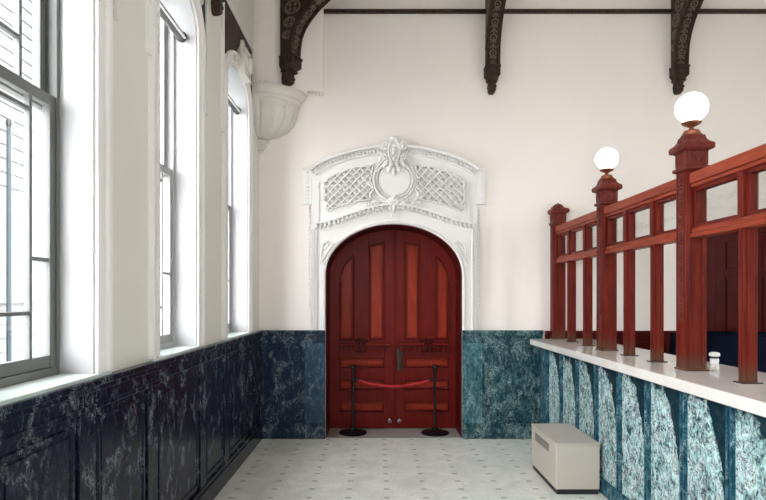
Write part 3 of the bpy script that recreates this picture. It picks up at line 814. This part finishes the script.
# cloth-covered furniture
mb = MB(); rows = []
X0, X1, Y0, Y1, zt = 3.30, 5.1, 5.55, 6.25, 1.30
loop = []
N = 96
for lev in range(13):
    t = lev / 12; row = []
    for k in range(N):
        s = k / N * 4; e = int(s); f = s - e
        cxy = [(X0, Y0), (X1, Y0), (X1, Y1), (X0, Y1)]
        p = Vector(cxy[e]).lerp(Vector(cxy[(e + 1) % 4]), f)
        cen = Vector(((X0 + X1) / 2, (Y0 + Y1) / 2)); n = Vector((p.x - cen.x, (p.y - cen.y) * 2.5)).normalized()
        fold = .035 * sin(k * 1.9 + 1.3 * sin(k * .31)) * t + .02 * sin(k * .83) * t
        out = .02 + .16 * t ** 1.2 + fold
        row.append((p.x + n.x * out, p.y + n.y * out, zt - .015 * (1 - t) * (1 + sin(k * .4)) - (zt - .02) * t))
    rows.append(row)
rows.insert(0, [((a[0] - 4.2) * .93 + 4.2, (a[1] - 5.9) * .9 + 5.9, zt + .012 + .006 * sin(i * .5)) for i, a in enumerate(rows[0])])
mb.grid(rows, False, True, True)
tag(mb.build('dust_cover', 'blue', None, angle=180), 'dark blue cloth draped over furniture behind the counter screen', 'cloth cover')

# ------------------------------------------------------------------ floor-standing heater
hx0, hx1, hy0, hy1 = 1.537, 1.915, 4.81, 5.57
ht = thing('heater', 'boxy beige metal heater standing on the floor against the counter', 'heater', ((hx0 + hx1) / 2, (hy0 + hy1) / 2, 0))
MB().box(hx0, hx1, hy0, hy1, .045, .425).build('casing', 'heater', ht, .008)
MB().box(hx0 - .004, hx1 + .004, hy0 - .004, hy1 + .004, .425, .442).build('top_panel', 'heater', ht, .004)
MB().box(hx0 + .012, hx1 - .01, hy0 + .012, hy1 - .012, 0, .046).build('kick_base', 'kick', ht, label='black recessed base of the heater')
mb = MB().box(hx0 - .003, hx0 + .003, 5.02, 5.44, .315, .385); vg = mb.build('vent_recess', 'vent', ht)
mb = MB()
for k in range(22):
    y = 5.03 + k * .0191; mb.box(hx0 - .0038, hx0 - .002, y, y + .005, .317, .383)
mb.build('vent_slats', 'heater', vg)


# ------------------------------------------------------------------ carved oak brackets
CUR = [(.115, 4.44), (.120, 4.56), (.135, 4.68), (.17, 4.78), (.225, 4.87), (.30, 4.96), (.41, 5.05), (.55, 5.14), (.74, 5.23), (.98, 5.30), (1.2, 5.33)]
def bracket(label, loc, rot):
    b = thing('roof_bracket', label, 'bracket', (0, 0, 0), 'carved dark oak roof brackets')
    hw = .088                                # local: wall at y=0, projects to -y, x across
    def side(hwid, pts, mb): mb.prism(pts, lambda p: (-hwid, -p[0], p[1]), lambda p: (hwid, -p[0], p[1]))
    mb = MB(); side(hw - .02, [(0, 4.44)] + [(p - .022, z + .012) for p, z in CUR] + [(1.2, 5.52), (0, 5.52)], mb)
    mb.build('core', 'oak', b)
    mb = MB()
    for s_ in (-1, 1):
        rows = []
        for i, (p, z) in enumerate(CUR):
            a = Vector(CUR[max(0, i - 1)]); c = Vector(CUR[min(len(CUR) - 1, i + 1)]); t = (c - a).normalized(); n = Vector((t.y, -t.x))
            x0, x1 = s_ * hw, s_ * (hw - .024)
            rows.append([(x0, -p, z), (x1, -p, z), (x1, -(p - n.x * .03), z - n.y * .03), (x0, -(p - n.x * .03), z - n.y * .03)])
        mb.grid(rows, False, True, True)
    mb.build('edge_rail', 'oak', b, .003)
    mb = MB(); step = 0
    for i in range(len(CUR) - 1):
        a, c = Vector(CUR[i]), Vector(CUR[i + 1]); L = (c - a).length; t = (c - a).normalized(); n = Vector((t.y, -t.x))
        m = max(1, int(L / .05))
        for j in range(m):
            p = a + (c - a) * ((j + .5) / m); step += 1
            R = Matrix(((1, 0, 0), (0, -t.x, -n.x), (0, t.y, n.y)))
            B = Vector((0, -(p.x - n.x * .014), p.y - n.y * .014))
            if step % 3 == 0:
                mb.tube([B + R @ Vector((.036 * cos(q), .034 * sin(q), .004)) for q in lin(0, 2 * PI, 14)[:-1]], .008, 6, True)
                mb.ball(B, .012, .012, .012, None, 6, 5)
            else:
                for s_ in (-1, 1):
                    R2 = R @ Matrix.Rotation(s_ * .7, 3, 'Z'); mb.ball(B + R2 @ Vector((s_ * .026, 0, 0)), .011, .030, .012, R2, 8, 5)
                mb.ball(B, .009, .022, .014, R, 6, 5)
    mb.build('carving', 'oakdeep', b, angle=180)
    for s_ in (-1, 1):                       # side tracery
        mb = MB()
        for (p, z, r) in ((.12, 4.98, .07), (.2, 5.14, .085), (.40, 5.26, .075), (.62, 5.34, .06), (.09, 4.82, .05), (.07, 4.68, .04)):
            mb.tube([(s_ * (hw - .022), -(p + r * cos(q)), z + r * sin(q)) for q in lin(0, 2 * PI, 18)[:-1]], .012, 6, True)
            for q in range(4): mb.ball((s_ * (hw - .022), -(p + r * .5 * cos(q * PI / 2 + .7)), z + r * .5 * sin(q * PI / 2 + .7)), .008, r * .3, r * .3, None, 6, 5)
        mb.build('tracery', 'oakdeep', b, angle=180)
    mb = MB()
    def blk(w, p, z0, z1, w2=None, p2=None):
        w2 = w if w2 is None else w2; p2 = p if p2 is None else p2
        mb.grid([[(-w, 0, z0), (w, 0, z0), (w, -p, z0), (-w, -p, z0)], [(-w2, 0, z1), (w2, 0, z1), (w2, -p2, z1), (-w2, -p2, z1)]], False, True, True)
    blk(.092, .135, 4.425, 4.45); blk(.088, .125, 4.34, 4.425); blk(.055, .09, 4.30, 4.34, .088, .125); blk(.064, .10, 4.275, 4.30); blk(.043, .078, 4.165, 4.275); blk(.05, .085, 4.20, 4.225); blk(.025, .05, 4.135, 4.165, .043, .078)
    mb.ball((0, -.125, 4.385), .045, .012, .03, None, 10, 6)
    mb.build('pendant_foot', 'oak', b, .004)
    b.location = loc; b.rotation_euler = (0, 0, rot)
    return b
b1 = bracket('dark carved oak bracket over the middle of the end wall, right of the door cartouche', (bx(491), YB, 0), 0)
def bcopy(label, loc, rot, s=1):
    c = copy_tree(b1); c.location = loc; c.rotation_euler = (0, 0, rot); c['label'] = label; return c
bcopy('dark carved oak bracket at right of the end wall, above the larger globe lamp', (bx(676.5), YB, 0), 0)
bcopy('dark carved oak bracket in the left corner, turned outward above the plaster corbel', (-1.075, 6.475, 0), math.radians(64)).scale = (1.12, 1.42, 1)
bcopy('dark carved oak bracket on the left wall pier, only its foot in view', (XL, 4.83, 0), math.radians(90))

# wall string course and beams
mb = MB().box(-.66, XR, YB - .045, YB, 5.110, 5.152)
tag(mb.build('trim_7', 'oak', None, .004), 'thin dark wood moulding running along the top of the end wall', 'moulding', None, 'structure')
for i, x in enumerate((bx(491), bx(676.5))):
    mb = MB().box(x - .12, x + .12, YR, YB, 5.52, ZC).box(x - .15, x + .15, YR, YB, 5.68, ZC)
    tag(mb.build('trim_%d' % (8 + i), 'oak', None, .006), ('dark oak ceiling beam above the middle bracket', 'dark oak ceiling beam above the right bracket')[i], 'beam', None, 'structure')
mb = MB().box(XL, XR, 4.77, 5.01, 5.525, ZC - .01)
tag(mb.build('trim_10', 'oak', None, .006), 'dark oak ceiling beam crossing the room above the left wall pier', 'beam', None, 'structure')

# ------------------------------------------------------------------ plaster corbel in the corner
cb = thing('corner_corbel', 'fluted plaster corbel in the left corner carrying a square plaster block', 'corbel', (XL, YB, 3.6))
foot = [(XL, 6.42), (-1.30, 6.40), (-.70, 6.60), (-.64, 6.66), (-.64, YB), (XL, YB)]
MB().prism(foot, lambda p: (p[0], p[1], 4.125), lambda p: (p[0], p[1], ZC)).build('impost_block', 'wall', cb, .006)
A0, A1 = -PI / 2, 0
kx, ky = 1.0, .80
mb = MB(); mb.lathe([(.001, 3.99), (.50, 3.99), (.515, 4.005), (.515, 4.03), (.535, 4.045), (.555, 4.07), (.565, 4.10), (.56, 4.124), (.001, 4.125)], XL, YB, 24, A0, A1, kx, ky)
ab = mb.build('abacus', 'stone', cb)
rows = []
prof = [(.09, 3.575), (.14, 3.590), (.25, 3.620), (.36, 3.675), (.425, 3.75), (.455, 3.83), (.465, 3.90), (.47, 3.94), (.49, 3.95), (.49, 3.99)]
for r, z in prof:
    row = []
    for k in range(73):
        a = A0 + (A1 - A0) * k / 72
        fl_ = 1 - .045 * (abs(sin(a * 9)) < .35) * (3.6 < z < 3.92)
        row.append((XL + kx * r * fl_ * cos(a), YB + ky * r * fl_ * sin(a), z))
    rows.append(row)
mb = MB(); mb.grid(rows); mb.build('fluted_bell', 'stone', cb, angle=60)
mb = MB(); mb.lathe([(.001, 3.42), (.03, 3.425), (.055, 3.445), (.05, 3.47), (.08, 3.485), (.10, 3.51), (.08, 3.535), (.115, 3.55), (.13, 3.565), (.09, 3.578)], XL, YB, 16, A0, A1)
mb.build('pendant', 'stone', cb)
mb = MB()
for k in range(5): leaf_blob(mb, lambda u, z, n: (u, 6.415 - n, z), XL + .04 + .035 * k, 4.145 + .018 * (k % 2), .0, .018, .5 + .5 * k, 1.8, .8)
mb.build('leaf_ornament', 'stone', cb, angle=180); mb = MB()
for k in range(5): leaf_blob(mb, lambda u, z, n: (u, 6.60 - n, z), -.80 + .03 * k, 4.118 - .006 * k, .0, .012, .2 + .5 * k, 1.8, .8)
mb.build('leaf_ornament', 'stone', cb, angle=180)

# ------------------------------------------------------------------ outside the near window
ob = thing('neighbouring_house', 'white clapboard house seen outside the near window', 'house', (-4.6, 7.8, -.5))
mb = MB()
for k in range(38):
    z = -.5 + k * .17; mb.prism([(0, z), (.028, z), (.006, z + .172), (0, z + .172)], lambda p: (-4.6 + p[0], 5.6, p[1]), lambda p: (-4.6 + p[0], 10, p[1]))
mb.box(-9, -4.6, 5.6, 10, -.5, 5.95)
mb.build('clapboard_wall', 'siding', ob, smooth=False)
f = MB().box(-4.60, -4.52, 6.62, 7.6, 1.62, 2.95).build('house_window', 'siding', ob, .005)
MB().box(-4.53, -4.51, 6.70, 7.1, 1.72, 2.85).build('house_pane', 'outblue', f, smooth=False)
dp = thing('drainpipe', 'blue grey drainpipe with a black cap outside the near window', 'pipe', (-4.35, 6.65, 0))
MB().tube([(-4.4, 6.70, -.5), (-4.4, 6.70, 3.75)], .030, 12).build('pipe', 'outgrey', dp)
MB().lathe([(.001, 3.73), (.032, 3.735), (.040, 3.78), (.030, 3.82), (.001, 3.83)], -4.4, 6.70, 14).build('cap', 'black', dp)

# ------------------------------------------------------------------ light: overcast sky through the windows and the added unseen openings
w = bpy.data.worlds.new('sky'); sc.world = w; w.use_nodes = True
bg = w.node_tree.nodes['Background']; bg.inputs['Color'].default_value = (.95, .975, 1, 1); bg.inputs['Strength'].default_value = 10.0
def portal(loc, rot, sx, sy):
    l = bpy.data.lights.new('window_portal', 'AREA'); l.shape = 'RECTANGLE'; l.size = sx; l.size_y = sy; l.cycles.is_portal = True
    o = bpy.data.objects.new('window_portal', l); COL.objects.link(o); o.location = loc; o.rotation_euler = rot
for a, b in WIN + extra_left: portal((XL - .31, (a + b) / 2, 2.66), (0, -PI / 2, 0), 2.75, b - a)
for a, b, *_ in right_open: portal((XR + .31, (a + b) / 2, 2.55), (0, PI / 2, 0), 3.2, b - a)
for a, b, *_ in rear_open: portal(((a + b) / 2, YR - .31, 2.55), (PI / 2, 0, 0), b - a, 3.2)

cam = bpy.data.cameras.new('camera'); co = bpy.data.objects.new('camera', cam); COL.objects.link(co)
cam.sensor_width = 36; cam.sensor_fit = 'HORIZONTAL'; cam.lens = F / 766 * 36
cam.shift_x = 6 / 766; cam.shift_y = 47 / 766
cam.clip_start = .05
co.location = (0, 0, EYE); co.rotation_euler = (PI / 2, 0, 0)
sc.camera = co
sc.view_settings.view_transform = 'Standard'; sc.view_settings.look = 'None'; sc.view_settings.gamma = 1
sc.view_settings.use_curve_mapping = False
sc.view_settings.exposure = .78
sc.cycles.max_bounces = 10; sc.cycles.diffuse_bounces = 6; sc.cycles.transparent_max_bounces = 16
sc.cycles.use_denoising = True; sc.cycles.use_adaptive_sampling = False
sc.cycles.denoising_prefilter = 'ACCURATE'; sc.cycles.denoising_quality = 'HIGH'; sc.cycles.sample_clamp_indirect = 6
for o in bpy.data.objects:
    if '_o' in o: del o['_o']
